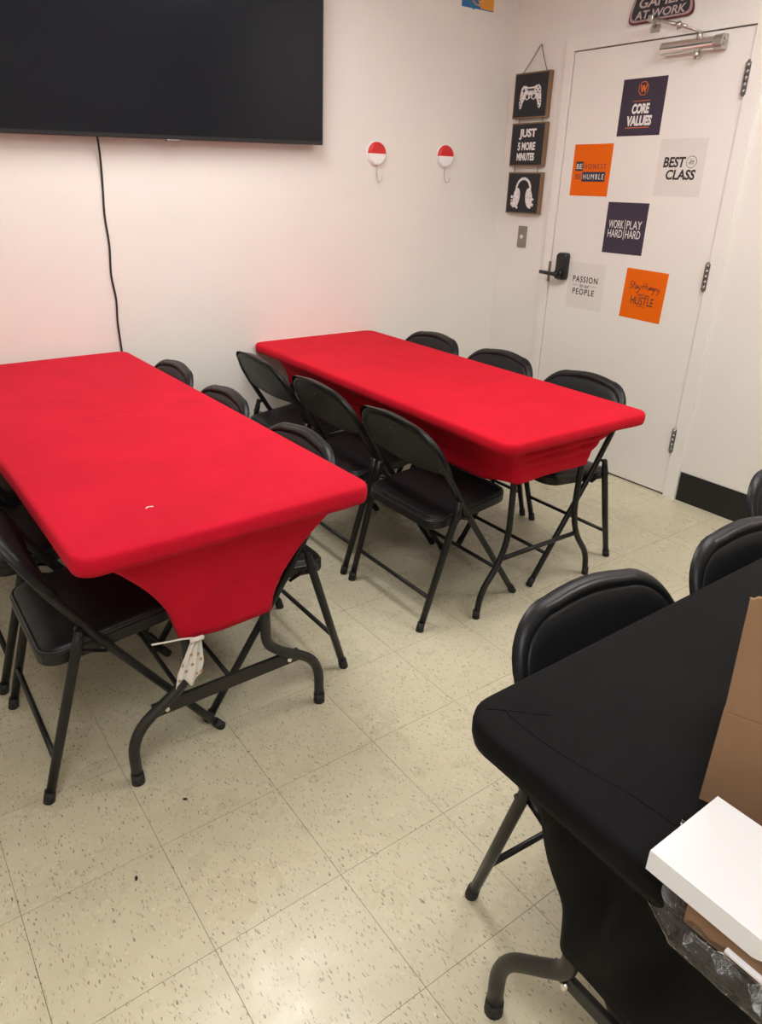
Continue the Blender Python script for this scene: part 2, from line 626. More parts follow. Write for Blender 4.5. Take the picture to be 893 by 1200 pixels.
# keypad lever lock
m = MB()
pts = rrect(-0.564, 0.975, -0.497, 1.113, 0.016)
rings = []
for x, s in ((-0.006, 1.0), (-0.030, 1.0), (-0.040, 0.93), (-0.042, 0.8)):
    cy, cz = -0.5305, 1.044
    rings.append([(x, cy + (a - cy) * s, cz + (b - cz) * s) for a, b in pts])
m.loft(rings)
lock = m.build('lever_lock', M_BLACKMETAL, door)
m = MB()
m.tube(fillet([(-0.040, -0.53, 1.005), (-0.075, -0.53, 1.005), (-0.078, -0.50, 1.006), (-0.074, -0.425, 1.008)], 0.02), 0.010, 12)
m.cyl((-0.036, -0.53, 1.005), (-0.058, -0.53, 1.005), 0.024, 18)
m.build('lever_handle', M_BLACKMETAL, lock)
MB().box((-0.017, -0.437, 0.955), (-0.004, -0.428, 1.06), 0.001).build('strike_plate', M_HINGE, door)

# door closer with its arm
m = MB()
body = []
for a in range(0, 25):
    t = PI * a / 24 - PI / 2
    body.append((-0.030 - 0.026 * math.cos(t), 1.994 + 0.026 * math.sin(t)))
body = [(-0.006, 1.968)] + body + [(-0.006, 2.020)]
m.loft([[(x, y, z) for x, z in body] for y in (-0.955, -1.205)], smooth=False)
closer = m.build('door_closer', M_CHROME, door)
m = MB()
m.loft([[(x * 1.04 + 0.0005, y, 1.994 + (z - 1.994) * 1.05) for x, z in body] for y in (-1.2055, -1.245)], smooth=False)
m.cyl((-0.032, -1.2455, 2.006), (-0.032, -1.248, 2.006), 0.007)
m.cyl((-0.032, -1.2455, 1.984), (-0.032, -1.248, 1.984), 0.007)
m.cyl((-0.018, -1.2455, 1.995), (-0.018, -1.248, 1.995), 0.006)
m.build('end_cap', M_STEEL, closer)
m = MB()
m.cyl((-0.032, -1.125, 2.016), (-0.032, -1.125, 2.036), 0.012)
m.cyl((-0.032, -1.125, 1.972), (-0.032, -1.125, 1.940), 0.013, 14, 0.010)
m.build('spindle', M_STEEL, closer)
m = MB()
m.tube([(-0.032, -1.135, 2.036), (-0.070, -1.105, 2.048), (-0.078, -1.06, 2.065)], 0.008, 8, squash=0.6)
m.tube([(-0.075, -1.085, 2.058), (-0.080, -0.90, 2.110)], 0.008, 8)
m.cyl((-0.073, -1.05, 2.060), (-0.088, -1.05, 2.075), 0.012)
m.tube([(-0.0795, -0.905, 2.110), (-0.012, -0.885, 2.085)], 0.007, 8)
m.box((-0.018, -0.915, 2.066), (-0.0145, -0.865, 2.096), 0.001)
m.box((-0.088, -0.918, 2.098), (-0.070, -0.892, 2.122), 0.004)
m.build('closer_arm', M_STEEL, closer)

# key switch plate
kp = thing('switch_plate', 'small steel key switch plate on the wall below the hanging plaques', 'switch', (-0.0, -0.198, 1.171))
MB().box((-0.005, -0.033, -0.057), (0, 0.033, 0.057), 0.0015).build('plate', mat('plate_steel', (0.33, 0.30, 0.26), 0.4, 0.8), kp)
m = MB().cyl((-0.0045, 0, 0), (-0.009, 0, 0), 0.011, 18)
m.build('key_switch', M_CHROME, kp)
for z in (-0.043, 0.043):
    MB().cyl((-0.0045, 0, z), (-0.0065, 0, z), 0.0035, 10).build('screw', M_HINGE, kp)


# ------------------------------------------------------------------ lettering
def text_poly(s, bold=0.0, shear=0.0, spacing=1.0):
    cu = bpy.data.curves.new('letters', 'FONT')
    cu.body = s
    cu.size = 1.0
    cu.offset = bold
    cu.shear = shear
    cu.space_character = spacing
    cu.resolution_u = 3
    cu.extrude = 0.01
    ob = bpy.data.objects.new('letters', cu)
    COL.objects.link(ob)
    dg = bpy.context.evaluated_depsgraph_get()
    me = bpy.data.meshes.new_from_object(ob.evaluated_get(dg))
    vs = [v.co.copy() for v in me.vertices]
    fs = [list(p.vertices) for p in me.polygons]
    bpy.data.objects.remove(ob)
    bpy.data.curves.remove(cu)
    bpy.data.meshes.remove(me)
    return vs, fs


# local poster frame: u to the right, v up, w out of the wall; on the right wall (u = -y, out = -x)
def frame_right(y0, z0):
    return Matrix(((0, 0, -1, 0), (-1, 0, 0, y0), (0, 1, 0, z0), (0, 0, 0, 1)))


FR = Matrix(((0, 0, -1, 0), (-1, 0, 0, 0), (0, 1, 0, 0), (0, 0, 0, 1)))    # rotation only, for things with their own origin
FB = Matrix(((1, 0, 0, 0), (0, 0, -1, 0), (0, 1, 0, 0), (0, 0, 0, 1)))     # on the back wall (out = -y)


def fit_text(m, s, rect, w, xf, bold=0.02, shear=0.0, spacing=1.0, skew=0.0, th=0.0006):
    """letters stretched to fill rect = (u0, v0, u1, v1)"""
    vs, fs = text_poly(s, bold, shear, spacing)
    xs, ys = [v.x for v in vs], [v.y for v in vs]
    a, b, c, d = min(xs), max(xs), min(ys), max(ys)
    u0, v0, u1, v1 = rect
    out = []
    for v in vs:
        u = u0 + (v.x - a) / (b - a) * (u1 - u0)
        q = v0 + (v.y - c) / (d - c) * (v1 - v0) + skew * (u - u0)
        out.append((u, q, w + (th if v.z > 0 else 0)))
    m.add(out, fs, False, xf)


def poster(name, label, y0, ztop, size, mat_, lines, rot=0.0):
    """square sticker on the door; lines = (text, rect in fractions from top left, material, options)"""
    t = thing(name, label, 'poster', (-0.006, y0, ztop))
    t.rotation_euler = (rot, 0, 0)
    MB().box((0, -size, -0.0008), (size, 0, 0.0), 0, FR @ Matrix.Translation((0, 0, 0.0008))).build('sheet', mat_, t)
    for s, (a, b, c, d), mm, op in lines:
        m = MB()
        r = (a * size, -d * size, c * size, -b * size)
        if s == '#bar':
            m.box((r[0], r[1], 0.0008), (r[2], r[3], 0.0012), 0, FR)
            m.build('bar', mm, t)
        elif s == '#ring':
            cx, cy, rr_ = (r[0] + r[2]) / 2, (r[1] + r[3]) / 2, (r[2] - r[0]) / 2
            ry = (r[3] - r[1]) / 2
            n = op.get('n', 32)
            m.tube([FR @ Vector((cx + rr_ * math.cos(2 * PI * (k + .5) / n), cy + ry * math.sin(2 * PI * (k + .5) / n), 0.0009)) for k in range(n)], op.get('w', 0.0012), 6, closed=True)
            m.build('ring', mm, t)
        elif s == '#disc':
            cx, cy, rr_, ry = (r[0] + r[2]) / 2, (r[1] + r[3]) / 2, (r[2] - r[0]) / 2, (r[3] - r[1]) / 2
            m.prism([(cx + rr_ * math.cos(2 * PI * (k + .5) / 8), cy + ry * math.sin(2 * PI * (k + .5) / 8)) for k in range(8)], 0.0006, 0.0010, FR)
            m.build('emblem_disc', mm, t)
        elif s == '#stroke':
            for st in op['strokes']:
                P = [FR @ Vector((r[0] + p[0] * (r[2] - r[0]), r[1] + p[1] * (r[3] - r[1]), 0.001)) for p in st]
                m.tube(smooth_path(P, 4), op.get('w', 0.0012), 6)
            m.build('lettering', mm, t)
        else:
            fit_text(m, s, r, 0.0008, FR, **op)
            m.build('lettering', mm, t)
    return t


B = dict(bold=0.03)
BI = dict(bold=0.03, shear=0.2)
poster('core_values_poster', 'dark violet square sticker reading CORE VALUES, topmost on the door', -0.753, 1.896, 0.236, M_PURPLE, [
    ('#disc', (0.39, 0.075, 0.58, 0.285), M_INKDARK, {}),
    ('#ring', (0.375, 0.06, 0.595, 0.30), M_INKORANGE, dict(n=8, w=0.0016)),
    ('W', (0.415, 0.12, 0.565, 0.25), M_INKORANGE, dict(bold=0.04)),
    ('#bar', (0.29, 0.385, 0.68, 0.395), M_INKORANGE, {}),
    ('CORE', (0.285, 0.435, 0.685, 0.615), M_INKWHITE, dict(bold=0.05, shear=0.08)),
    ('VALUES', (0.20, 0.645, 0.775, 0.825), M_INKWHITE, dict(bold=0.05, shear=0.08)),
    ('#bar', (0.18, 0.85, 0.73, 0.862), M_INKORANGE, {})])
poster('be_honest_poster', 'orange square sticker reading BE HONEST BE HUMBLE, left on the door', -0.508, 1.631, 0.237, M_ORANGE, [
    ('#bar', (0.085, 0.33, 0.285, 0.515), M_PURPLE, {}),
    ('BE', (0.11, 0.375, 0.265, 0.475), M_INKWHITE, dict(bold=0.0, th=0.001)),
    ('HONEST', (0.315, 0.375, 0.885, 0.475), M_PURPLE, dict(bold=0.0, spacing=1.35)),
    ('BE', (0.10, 0.575, 0.255, 0.675), M_PURPLE, dict(bold=0.0)),
    ('#bar', (0.28, 0.53, 0.885, 0.72), M_PURPLE, {}),
    ('HUMBLE', (0.315, 0.575, 0.855, 0.675), M_INKWHITE, dict(bold=0.0, spacing=1.35, th=0.001))])
poster('best_in_class_poster', 'pale grey square sticker reading BEST in CLASS, right on the door', -1.007, 1.642, 0.237, M_OFFWHITE, [
    ('BEST', (0.13, 0.31, 0.60, 0.495), M_INKDARK, dict(bold=0.03, shear=0.1)),
    ('#ring', (0.62, 0.30, 0.83, 0.50), M_INKDARK, dict(w=0.0010)),
    ('in', (0.675, 0.345, 0.775, 0.44), M_INKDARK, dict(bold=0.0, shear=0.3)),
    ('CLASS', (0.22, 0.53, 0.845, 0.71), M_INKDARK, dict(bold=0.03, shear=0.1))])
poster('work_hard_poster', 'dark violet square sticker reading WORK HARD PLAY HARD, mid door', -0.763, 1.371, 0.236, M_PURPLE, [
    ('WORK', (0.09, 0.345, 0.455, 0.505), M_INKWHITE, dict(bold=0.0)),
    ('HARD', (0.09, 0.53, 0.455, 0.685), M_INKWHITE, dict(bold=0.0)),
    ('#bar', (0.487, 0.33, 0.499, 0.72), M_INKWHITE, {}),
    ('PLAY', (0.535, 0.345, 0.90, 0.505), M_INKWHITE, dict(bold=0.0)),
    ('HARD', (0.535, 0.53, 0.90, 0.685), M_INKWHITE, dict(bold=0.0))])
poster('passion_poster', 'pale grey square sticker reading PASSION for our PEOPLE beside the lever lock', -0.572, 1.072, 0.232, M_OFFWHITE, [
    ('PASSION', (0.13, 0.29, 0.83, 0.425), M_INKDARK, dict(bold=0.015, spacing=1.25)),
    ('#bar', (0.15, 0.485, 0.30, 0.492), M_INKDARK, {}),
    ('for our', (0.34, 0.445, 0.62, 0.535), M_INKDARK, dict(bold=0.0, shear=0.35)),
    ('#bar', (0.66, 0.485, 0.81, 0.492), M_INKDARK, {}),
    ('PEOPLE', (0.16, 0.56, 0.77, 0.695), M_INKDARK, dict(bold=0.015, spacing=1.25))])
poster('stay_hungry_poster', 'orange square sticker reading Stay Hungry and we HUSTLE, lowest on the door', -0.933, 1.076, 0.236, M_ORANGE, [
    ('#stroke', (0.13, 0.25, 0.42, 0.47), M_INKDARK, dict(w=0.0016, strokes=[
        [(.32, .88), (.2, 1.0), (.06, .85), (.14, .66), (.24, .5), (.14, .32), (0, .4)],
        [(.42, .95), (.34, .55), (.40, .38)], [(.30, .74), (.50, .76)],
        [(.66, .66), (.54, .68), (.50, .48), (.58, .38), (.68, .6), (.68, .42)],
        [(.76, .68), (.76, .48), (.86, .45)], [(.98, .7), (.84, .2), (.70, .0), (.66, .12)]])),
    ('#stroke', (0.44, 0.24, 0.88, 0.46), M_INKDARK, dict(w=0.0016, strokes=[
        [(.10, .95), (.02, .36)], [(.26, 1.0), (.18, .36)], [(.0, .62), (.28, .68)],
        [(.32, .66), (.30, .42), (.38, .42), (.42, .66), (.42, .40)], [(.47, .64), (.46, .38)], [(.47, .56), (.54, .66), (.54, .4)],
        [(.66, .64), (.60, .62), (.58, .44), (.65, .42), (.67, .64), (.64, .1), (.56, .06)],
        [(.73, .64), (.72, .4)], [(.72, .54), (.79, .64)], [(.82, .64), (.84, .44), (.90, .46)], [(.96, .68), (.90, .2), (.82, .02)], [(.985, .40), (1.0, .36)]])),
    ('and we', (0.36, 0.465, 0.66, 0.52), M_INKDARK, dict(bold=0.0, shear=0.2)),
    ('HUSTLE', (0.22, 0.535, 0.77, 0.70), M_INKDARK, dict(bold=0.0)),
    ('#bar', (0.40, 0.725, 0.58, 0.735), M_INKDARK, {})], rot=0.03)

# GAMER AT WORK sign above the door, standing on the frame head
sg = thing('gamer_sign', 'dark trapezoid sign reading GAMER AT WORK above the door closer', 'sign', (0, -0.895, 2.098))


def sign_outline(s, dz=0.0):
    P = [(-0.172, 0.012), (0.172, 0.012), (0.105, 0.235), (-0.105, 0.235)]
    c = (0, 0.12)
    P = [(c[0] + (x - c[0]) * s, c[1] + (y - c[1]) * s + dz) for x, y in P]
    P2 = [Vector((x, y, 0)) for x, y in P]
    L = [P2[0] * 0.5 + P2[1] * 0.5] + [P2[1], P2[2], P2[3], P2[0]] + [P2[0] * 0.5 + P2[1] * 0.5]
    return [(p.x, p.y) for p in fillet(L, 0.04, 5)[:-1]]


MB().prism(sign_outline(1.0), 0.0, 0.010, FR).build('backing', M_SIGNRED, sg)
MB().prism(sign_outline(0.965, 0.003), 0.010, 0.012, FR).build('border', M_SIGNRIM, sg)
MB().prism(sign_outline(0.90, 0.003), 0.012, 0.0135, FR).build('face', M_SIGNDARK, sg)
m = MB()
fit_text(m, 'AT WORK', (-0.128, 0.028, 0.128, 0.060), 0.0135, FR, 0.02, 0.15)
m.build('lettering', M_SIGNINK, sg)
m = MB()
fit_text(m, 'GAMER', (-0.112, 0.070, 0.112, 0.108), 0.0135, FR, 0.02, 0.15)
m.build('lettering', M_SIGNINK, sg)

# ------------------------------------------------------------------ hanging plaques
hp = thing('hanging_plaques', 'three black wood-edged gaming plaques hung one below another on twine', 'wall art', (0, -0.19, 1.29))
PW, PD = 0.243, 0.030
zs = [(1.762, 1.975), (1.531, 1.742), (1.292, 1.502)]
offs = [0.004, -0.004, -0.008]
panels = []
for (za, zb), dy in zip(zs, offs):
    fr_ = FR @ Matrix.Translation((-dy, 0, 0))
    m = MB()
    m.box((-PW / 2, za - 1.29, 0.002), (PW / 2, zb - 1.29, PD), 0.001, fr_)
    p = m.build('plaque', M_WOODEDGE, hp)
    MB().box((-PW / 2 + 0.007, za - 1.283, PD - 0.001), (PW / 2 - 0.007, zb - 1.297, PD + 0.0008), 0, fr_).build('print_face', M_PICBLACK, p)
    panels.append((p, fr_, (za + zb) / 2 - 1.29))

# game pad print
p, fr_, zc = panels[0]
half = [(0, .030), (.022, .031), (.040, .038), (.056, .038), (.068, .026), (.073, .0), (.078, -.035), (.078, -.060), (.070, -.072), (.060, -.066), (.052, -.040), (.040, -.022), (.024, -.030), (.010, -.024), (0, -.018)]
outl = [(u, zc + v + .008) for u, v in half] + [(-u, zc + v + .008) for u, v in half[-2:0:-1]]
MB().prism(outl, PD + 0.0008, PD + 0.0013, fr_).build('pad_print', M_SKETCH, p)
m = MB()


def disc(m, u, v, r, w0, w1, xf, n=14, ry=None):
    m.prism([(u + r * math.cos(2 * PI * k / n), v + (ry or r) * math.sin(2 * PI * k / n)) for k in range(n)], w0, w1, xf)


M_SKDARK = mat('sketch_dark', (0.05, 0.045, 0.05), 0.6)
dots = [(u, v, .0048) for u, v in ((.050, .034), (.050, .012), (.039, .023), (.061, .023))] + [(-.024, -.006, .0105), (.024, -.006, .0105), (0, -.004, .005)]
dots += [(u0 + 0.006 * (k % 2), -.022 - .014 * k, .004) for u0 in (-.074, .066) for k in range(4)]
for u, v, r in dots:
    m = MB()
    disc(m, u, zc + v, r, PD + .0013, PD + .0017, fr_)
    m.build('button', M_SKDARK, p)
m = MB()
m.box((-.060, zc + .0195, PD + .0013), (-.040, zc + .0265, PD + .0017), 0, fr_)
m.box((-.0535, zc + .013, PD + .0013), (-.0465, zc + .033, PD + .00175), 0, fr_)
m.build('cross_pad', M_SKDARK, p)
MB().box((-.024, zc + .021, PD + .0013), (.024, zc + .031, PD + .0015), 0, fr_).build('touch_panel', M_SKDARK, p)

p, fr_, zc = panels[1]
for s, r in (('JUST', (-.062, .024, .060, .076)), ('5 MORE', (-.066, -.028, .060, .012)), ('MINUTES', (-.068, -.078, .060, -.040))):
    m = MB()
    fit_text(m, s, (r[0], zc + r[1], r[2], zc + r[3]), PD + .0008, fr_, 0.04)
    m.build('lettering', M_INKWHITE, p)

p, fr_, zc = panels[2]
m = MB()
band = []
for k in range(19):
    a = PI * k / 18
    band.append((.058 * math.cos(a), zc + .018 + .062 * math.sin(a)))
for k in range(18, -1, -1):
    a = PI * k / 18
    band.append((.046 * math.cos(a), zc + .018 + .048 * math.sin(a)))
m.add([(u, v, PD + .0012) for u, v in band], [[k, k + 1, 36 - k, 37 - k] for k in range(18)], False, fr_)
m.build('headband_print', M_SKETCH, p)
m = MB()
for sgn in (-1, 1):
    ea = []
    for k in range(20):
        a = 2 * PI * k / 20
        u, v = .026 * math.cos(a), .050 * math.sin(a)
        ea.append((sgn * .047 + u * math.cos(.15) - sgn * v * math.sin(.12), zc - .024 + v))
    m.prism(ea, PD + .0008, PD + .0013, fr_)
for u, v, r in ((-.082, -.02, .008), (-.078, -.055, .011), (-.066, -.066, .010), (-.038, -.074, .008), (.076, -.058, .009), (.060, -.070, .008), (.078, -.03, .006), (-.083, -.038, .005)):
    disc(m, u, zc + v, r, PD + .0008, PD + .0012, fr_, 7)
m.build('ear_cup_print', M_SKETCH, p)

m = MB()
apex = Vector((-0.006, 0.20 - 0.19, 2.097 - 1.29))
apex = Vector((-0.010, -0.018, 2.097 - 1.29))
ends = [Vector((-0.015, y + 0.004, 1.973 - 1.29)) for y in (0.085, -0.085)]
mids = [apex * 0.5 + e * 0.5 + Vector((0, 0, -0.004)) for e in ends]
m.tube([ends[0], mids[0], apex + Vector((0, 0.002, 0)), apex + Vector((0, -0.002, 0)), mids[1], ends[1]], 0.0022, 6)
m.build('twine', M_TWINE, hp)
for (a, b) in ((1.742, 1.762), (1.502, 1.531)):
    for y in (0.085, -0.085):
        MB().cyl((-0.016, y, a - 1.29), (-0.016, y, b - 1.29), 0.0022, 6).build('link_cord', M_TWINE, hp)
MB().cyl((0.0, -0.018, 2.094 - 1.29), (-0.016, -0.018, 2.096 - 1.29), 0.003, 8).build('nail', M_STEEL, hp)

# ------------------------------------------------------------------ on the TV wall
tv = thing('television', 'large black flat screen television on the wall above the left red table', 'television', (-1.964, 0, 1.985))
TVW, TVH = 1.435, 0.83
tilt = Matrix.Rotation(math.radians(0.8), 4, 'Y').inverted() @ Matrix.Translation((0, -0.055, -0.411)) @ Matrix.Rotation(math.radians(3.2), 4, 'X') @ Matrix.Translation((0, 0, TVH / 2))
m = MB()
m.box((-TVW / 2, -0.012, -TVH / 2), (TVW / 2, 0.010, TVH / 2), 0.003, tilt)
m.box((-TVW / 2 + 0.12, 0.010, -TVH / 2 + 0.04), (TVW / 2 - 0.12, 0.035, TVH / 2 - 0.2), 0.008, tilt)
m.build('casing', M_TVFRAME, tv)
MB().box((-TVW / 2 + 0.007, -0.0135, -TVH / 2 + 0.016), (TVW / 2 - 0.007, -0.0118, TVH / 2 - 0.007), 0, tilt).build('screen', M_SCREEN, tv)
MB().box((-0.028, -0.012, -TVH / 2 - 0.007), (0.028, 0.004, -TVH / 2 + 0.001), 0.002, tilt).build('logo_tab', M_HINGE, tv)
m = MB()
m.box((-0.30, -0.03, -0.2), (0.30, -0.002, 0.16), 0.004)
m.build('wall_mount', M_TUBE, tv)
# power cord down the wall
m = MB()
m.tube(smooth_path([(-2.256, -0.035, 1.60), (-2.252, -0.030, 1.545), (-2.247, -0.012, 1.47), (-2.250, -0.006, 1.38), (-2.256, -0.006, 1.28), (-2.252, -0.006, 1.17), (-2.260, -0.006, 1.05), (-2.252, -0.006, 0.95), (-2.258, -0.006, 0.85), (-2.256, -0.006, 0.70), (-2.262, -0.008, 0.35), (-2.24, -0.012, 0.16)], 6), 0.0042, 8)
tag(m.build('power_cord', M_CABLE), 'thin black power cord running down the wall below the television', 'cord')


def wall_hook(x, z, label):
    t = thing('wall_hook', label, 'hook', (x, 0, z), 0, 'round wall hooks')
    R_ = 0.053
    for name, a0, mm in (('upper_half', 0.0, M_HOOKRED), ('lower_half', PI, M_HOOKWHITE)):
        arc = [(R_ * math.cos(a0 + PI * k / 16), R_ * math.sin(a0 + PI * k / 16)) for k in range(17)]
        m = MB()
        rings = []
        for s, w_ in ((1.0, 0.004), (1.0, 0.013), (0.95, 0.019), (0.82, 0.022)):
            rings.append([FB @ Vector((u * s, v * s, w_)) for u, v in arc])
        m.loft(rings, smooth=False)
        m.build(name, mm, t)
    m = MB()
    m.prism([(0.056 * math.cos(2 * PI * k / 28), 0.056 * math.sin(2 * PI * k / 28)) for k in range(28)], 0, 0.008, FB)
    m.build('backing_disc', M_HOOKWHITE, t)
    m = MB()
    m.tube(smooth_path([(0, -0.010, -0.05), (0, -0.010, -0.10), (0.002, -0.014, -0.118), (0.010, -0.022, -0.127), (0.020, -0.028, -0.118), (0.021, -0.030, -0.100)], 5), 0.0022, 8)
    m.build('wire_hook', M_STEEL, t)


wall_hook(-0.892, 1.563, 'round red and white wall hook nearer the television')
wall_hook(-0.445, 1.567, 'round red and white wall hook nearer the room corner')

# abstract poster high on the TV wall
ps = thing('swirl_poster', 'small blue and orange swirl poster high on the wall near the corner', 'poster', (-0.276, 0, 2.241))
MB().box((-0.108, 0, 0), (0.108, 0.27, 0.002), 0, FB).build('sheet', M_BLUE, ps)
m = MB()
q = [(0.108, 0.004), (0.108, 0.266)] + [(0.02 - 0.055 * math.sin(PI * k / 14) + 0.03 * k / 14 * 0, 0.262 - 0.258 * k / 14) for k in range(15)]
m.prism(q, 0.002, 0.0025, FB)
m.build('orange_field', M_YORANGE, ps)
m = MB()
arc = [(0.000 + 0.062 * math.cos(a), 0.085 + 0.07 * math.sin(a)) for a in [PI * 0.75 + PI * 1.1 * k / 16 for k in range(17)]]
m.tube([FB @ Vector((u, v, 0.003)) for u, v in arc], 0.009, 6, squash=0.3)
m.build('sand_swirl', M_SAND, ps)
m = MB()
m.prism([(0.005 + 0.034 * math.cos(2 * PI * k / 18), 0.085 + 0.05 * math.sin(2 * PI * k / 18)) for k in range(18)], 0.0025, 0.003, FB)
m.build('blue_drop', M_TEAL, ps)
m = MB()
arc = [(0.0 + 0.085 * math.cos(a), 0.09 + 0.10 * math.sin(a)) for a in [PI * 0.8 + PI * 0.6 * k / 12 for k in range(13)]]
m.tube([FB @ Vector((u, v, 0.0025)) for u, v in arc], 0.005, 6, squash=0.3)
m.build('teal_stripe', M_TEAL, ps)


# ------------------------------------------------------------------ folding tables and stretch covers
def make_table(name, label, loc, L, W, h, leg_path, feet_half, leg_r, bar, leg_mat, inset, split, dx=0.0):
    """local frame: long axis +-Y, near end at -L/2. leg_path = list of (half distance from centre, z)"""
    t = thing(name, label, 'table', loc[:3], loc[3])
    th = 0.032
    tops = [(-L / 2 + .008, -0.0015), (0.0015, L / 2 - .008)] if split else [(-L / 2 + .008, L / 2 - .008)]
    for a, b in tops:
        pts = rrect(-W / 2 + .008, a, W / 2 - .008, b, 0.058)
        MB().prism(pts, h - .004 - th, h - .004).build('tabletop', M_PLASTICTOP, t)
    for e in (-1, 1):
        y = e * (L / 2 - inset)
        for s in (-1, 1):
            P = [(s * a + dx, y, z) for a, z in leg_path]
            path = fillet(P, 0.07, 6)
            lg = MB().tube(path, leg_r, 12).build('leg', leg_mat, t)
            a0 = leg_path[0][0]
            MB().cyl((s * a0 + dx, y, 0.0), (s * a0 + dx, y, 0.032), leg_r * 1.18, 14, leg_r * 1.12).build('foot_cap', M_RUBBER, lg)
        m = MB()
        (b0, z0, z1, flat) = bar
        if flat:
            m.box((-b0, y + 0.006, z0), (b0, y + 0.018, z1), 0.002)
            cb = m.build('crossbar', leg_mat, t)
            for s in (-1, 1):
                q = s * (b0 - 0.035)
                MB().cyl((q, y - 0.004, (z0 + z1) / 2), (q, y + 0.01, (z0 + z1) / 2), 0.006, 10).build('rivet', M_CHROME, cb)
        else:
            m.cyl((-b0 + dx, y, z0), (b0 + dx, y, z1), 0.009, 10)
            m.build('crossbar', leg_mat, t)
        # upper rail of the leg set and its folding brace
        au = leg_path[-1][0]
        m = MB().cyl((-au - 0.02, y, h - th - 0.018), (au + 0.02, y, h - th - 0.018), 0.011, 10)
        m.build('leg_rail', leg_mat, t)
        m = MB()
        m.tube([(0, y, h - th - 0.05), (0, y - e * 0.22, h - th - 0.05), (0, y - e * 0.40, h - th - 0.012)], 0.007, 8)
        m.build('brace', leg_mat, t)
    return t


def make_cover(label, loc, L, W, h, hem, mat_, cr, wr_amp, wr_kind, rim=0.046):
    """stretch cover. hem = dict(x half width, y inset, z at legs, z mid sides, z mid ends)"""
    N_S, N_C = 26, 7
    def perim(hx, hy, r):
        pts = []
        cs = [(hx - r, hy - r, 0), (-hx + r, hy - r, PI / 2), (-hx + r, -hy + r, PI), (hx - r, -hy + r, 1.5 * PI)]
        for q in range(4):
            cx, cy, a0 = cs[q]
            for s in range(N_C + 1):
                a = a0 + PI / 2 * s / N_C
                pts.append((Vector((cx + r * math.cos(a), cy + r * math.sin(a))), q, -1))
            nx, ny, na = cs[(q + 1) % 4]
            a = a0 + PI / 2
            p = Vector((cx + r * math.cos(a), cy + r * math.sin(a)))
            p2 = Vector((nx + r * math.cos(a), ny + r * math.sin(a)))
            for s in range(1, N_S):
                pts.append((p.lerp(p2, s / N_S), q, s / N_S))
        return pts
    P0 = perim(W / 2 - 0.050, L / 2 - 0.050, max(cr - 0.03, 0.012))
    PH = perim(hem['x'], L / 2 - hem['y'], 0.03)
    rings = []
    def ring(off, z, wav=0.0):
        out = []
        c = perim(W / 2 - off, L / 2 - off, max(cr - 0.6 * off, 0.012))
        for (p, q, s) in c:
            zz = z + wav * noise.noise(Vector((p.x * 9, p.y * 9, z * 5)))
            out.append(Vector((p.x, p.y, zz)))
        return out
    rings.append(ring(0.045, h))
    rings.append(ring(0.014, h - 0.0004))
    rings.append(ring(0.006, h - 0.0025))
    rings.append(ring(0.0015, h - 0.008))
    rings.append(ring(0.0, h - 0.018))
    rings.append(ring(0.0, h - rim * 0.7, 0.002))
    rings.append(ring(0.0025, h - rim, 0.004))
    rings.append(ring(0.016, h - rim + 0.001, 0.004))
    rings.append(ring(0.050, h - rim + 0.002, 0.003))
    K = 16
    z_top = h - rim + 0.002
    for k in range(1, K + 1):
        s = k / K
        out = []
        for (p0, q, e), (ph, _, _) in zip(P0, PH):
            start = p0
            if e < 0:
                zh = hem['z']
                ee = 0.0
            else:
                ln = (L if q in (1, 3) else W)
                d = min(e, 1 - e) * (L - 2 * hem['y'] if q in (1, 3) else 2 * hem['x'])
                tt = min(1.0, d / (0.16 if q in (1, 3) else hem['x']))
                tt = tt * tt * (3 - 2 * tt)
                zh = hem['z'] + ((hem['zs'] if q in (1, 3) else hem['ze']) - hem['z']) * tt
                ee = min(e, 1 - e) * 2
            z = z_top + (zh - z_top) * s
            inward = 1 - (1 - s) ** hem.get('pow', 1.5)
            p = start.lerp(ph + Vector((hem.get('dx', 0), 0)), inward)
            # cloth pulled in a little between the corners
            a = wr_amp * math.sin(PI * min(1, s * 1.1)) * (0.35 + 0.65 * min(1, ee * 3))
            nrm = p0.normalized()
            if wr_kind == 'gather':
                wv = math.sin(s * 26 + 5 * noise.noise(Vector((p.x * 5, p.y * 4, 0))) ) + 1.2 * noise.noise(Vector((p.x * 8, p.y * 5, s * 9)))
            elif wr_kind == 'drape':
                wv = 1.6 * math.sin((p.x + p.y) * 42 + s * 5 + 3 * noise.noise(Vector((p.x * 5, p.y * 5, s)))) + noise.noise(Vector((p.x * 12, p.y * 12, s * 3)))
            else:
                wv = 1.5 * noise.noise(Vector((p.x * 6, p.y * 6, s * 7 + p.x * 6)))
            p = p + nrm * (a * wv)
            out.append(Vector((p.x, p.y, z + (0.004 * noise.noise(Vector((p.x * 14, p.y * 14, 3))) if k == K else 0))))
        rings.append(out)
    # turn the hem inward so it has thickness
    last = rings[-1]
    rings.append([Vector((v.x * 0.985, v.y * 0.996, v.z + 0.003)) for v in last])
    rings.append([Vector((v.x * 0.985, v.y * 0.996, v.z + 0.02)) for v in last])
    m = MB()
    m.loft(rings, cap0=True, cap1=False)
    o = m.build('tablecloth', mat_)
    o.location = loc[:3]
    o.rotation_euler = (0, 0, loc[3])
    return tag(o, label, 'tablecloth')


# left red table: near right top corner (-2.2136, -1.8718), rotated 0.0171
def table_centre(x, y, a, W, L):
    return (x - W / 2 * math.cos(a) - L / 2 * math.sin(a), y - W / 2 * math.sin(a) + L / 2 * math.cos(a))


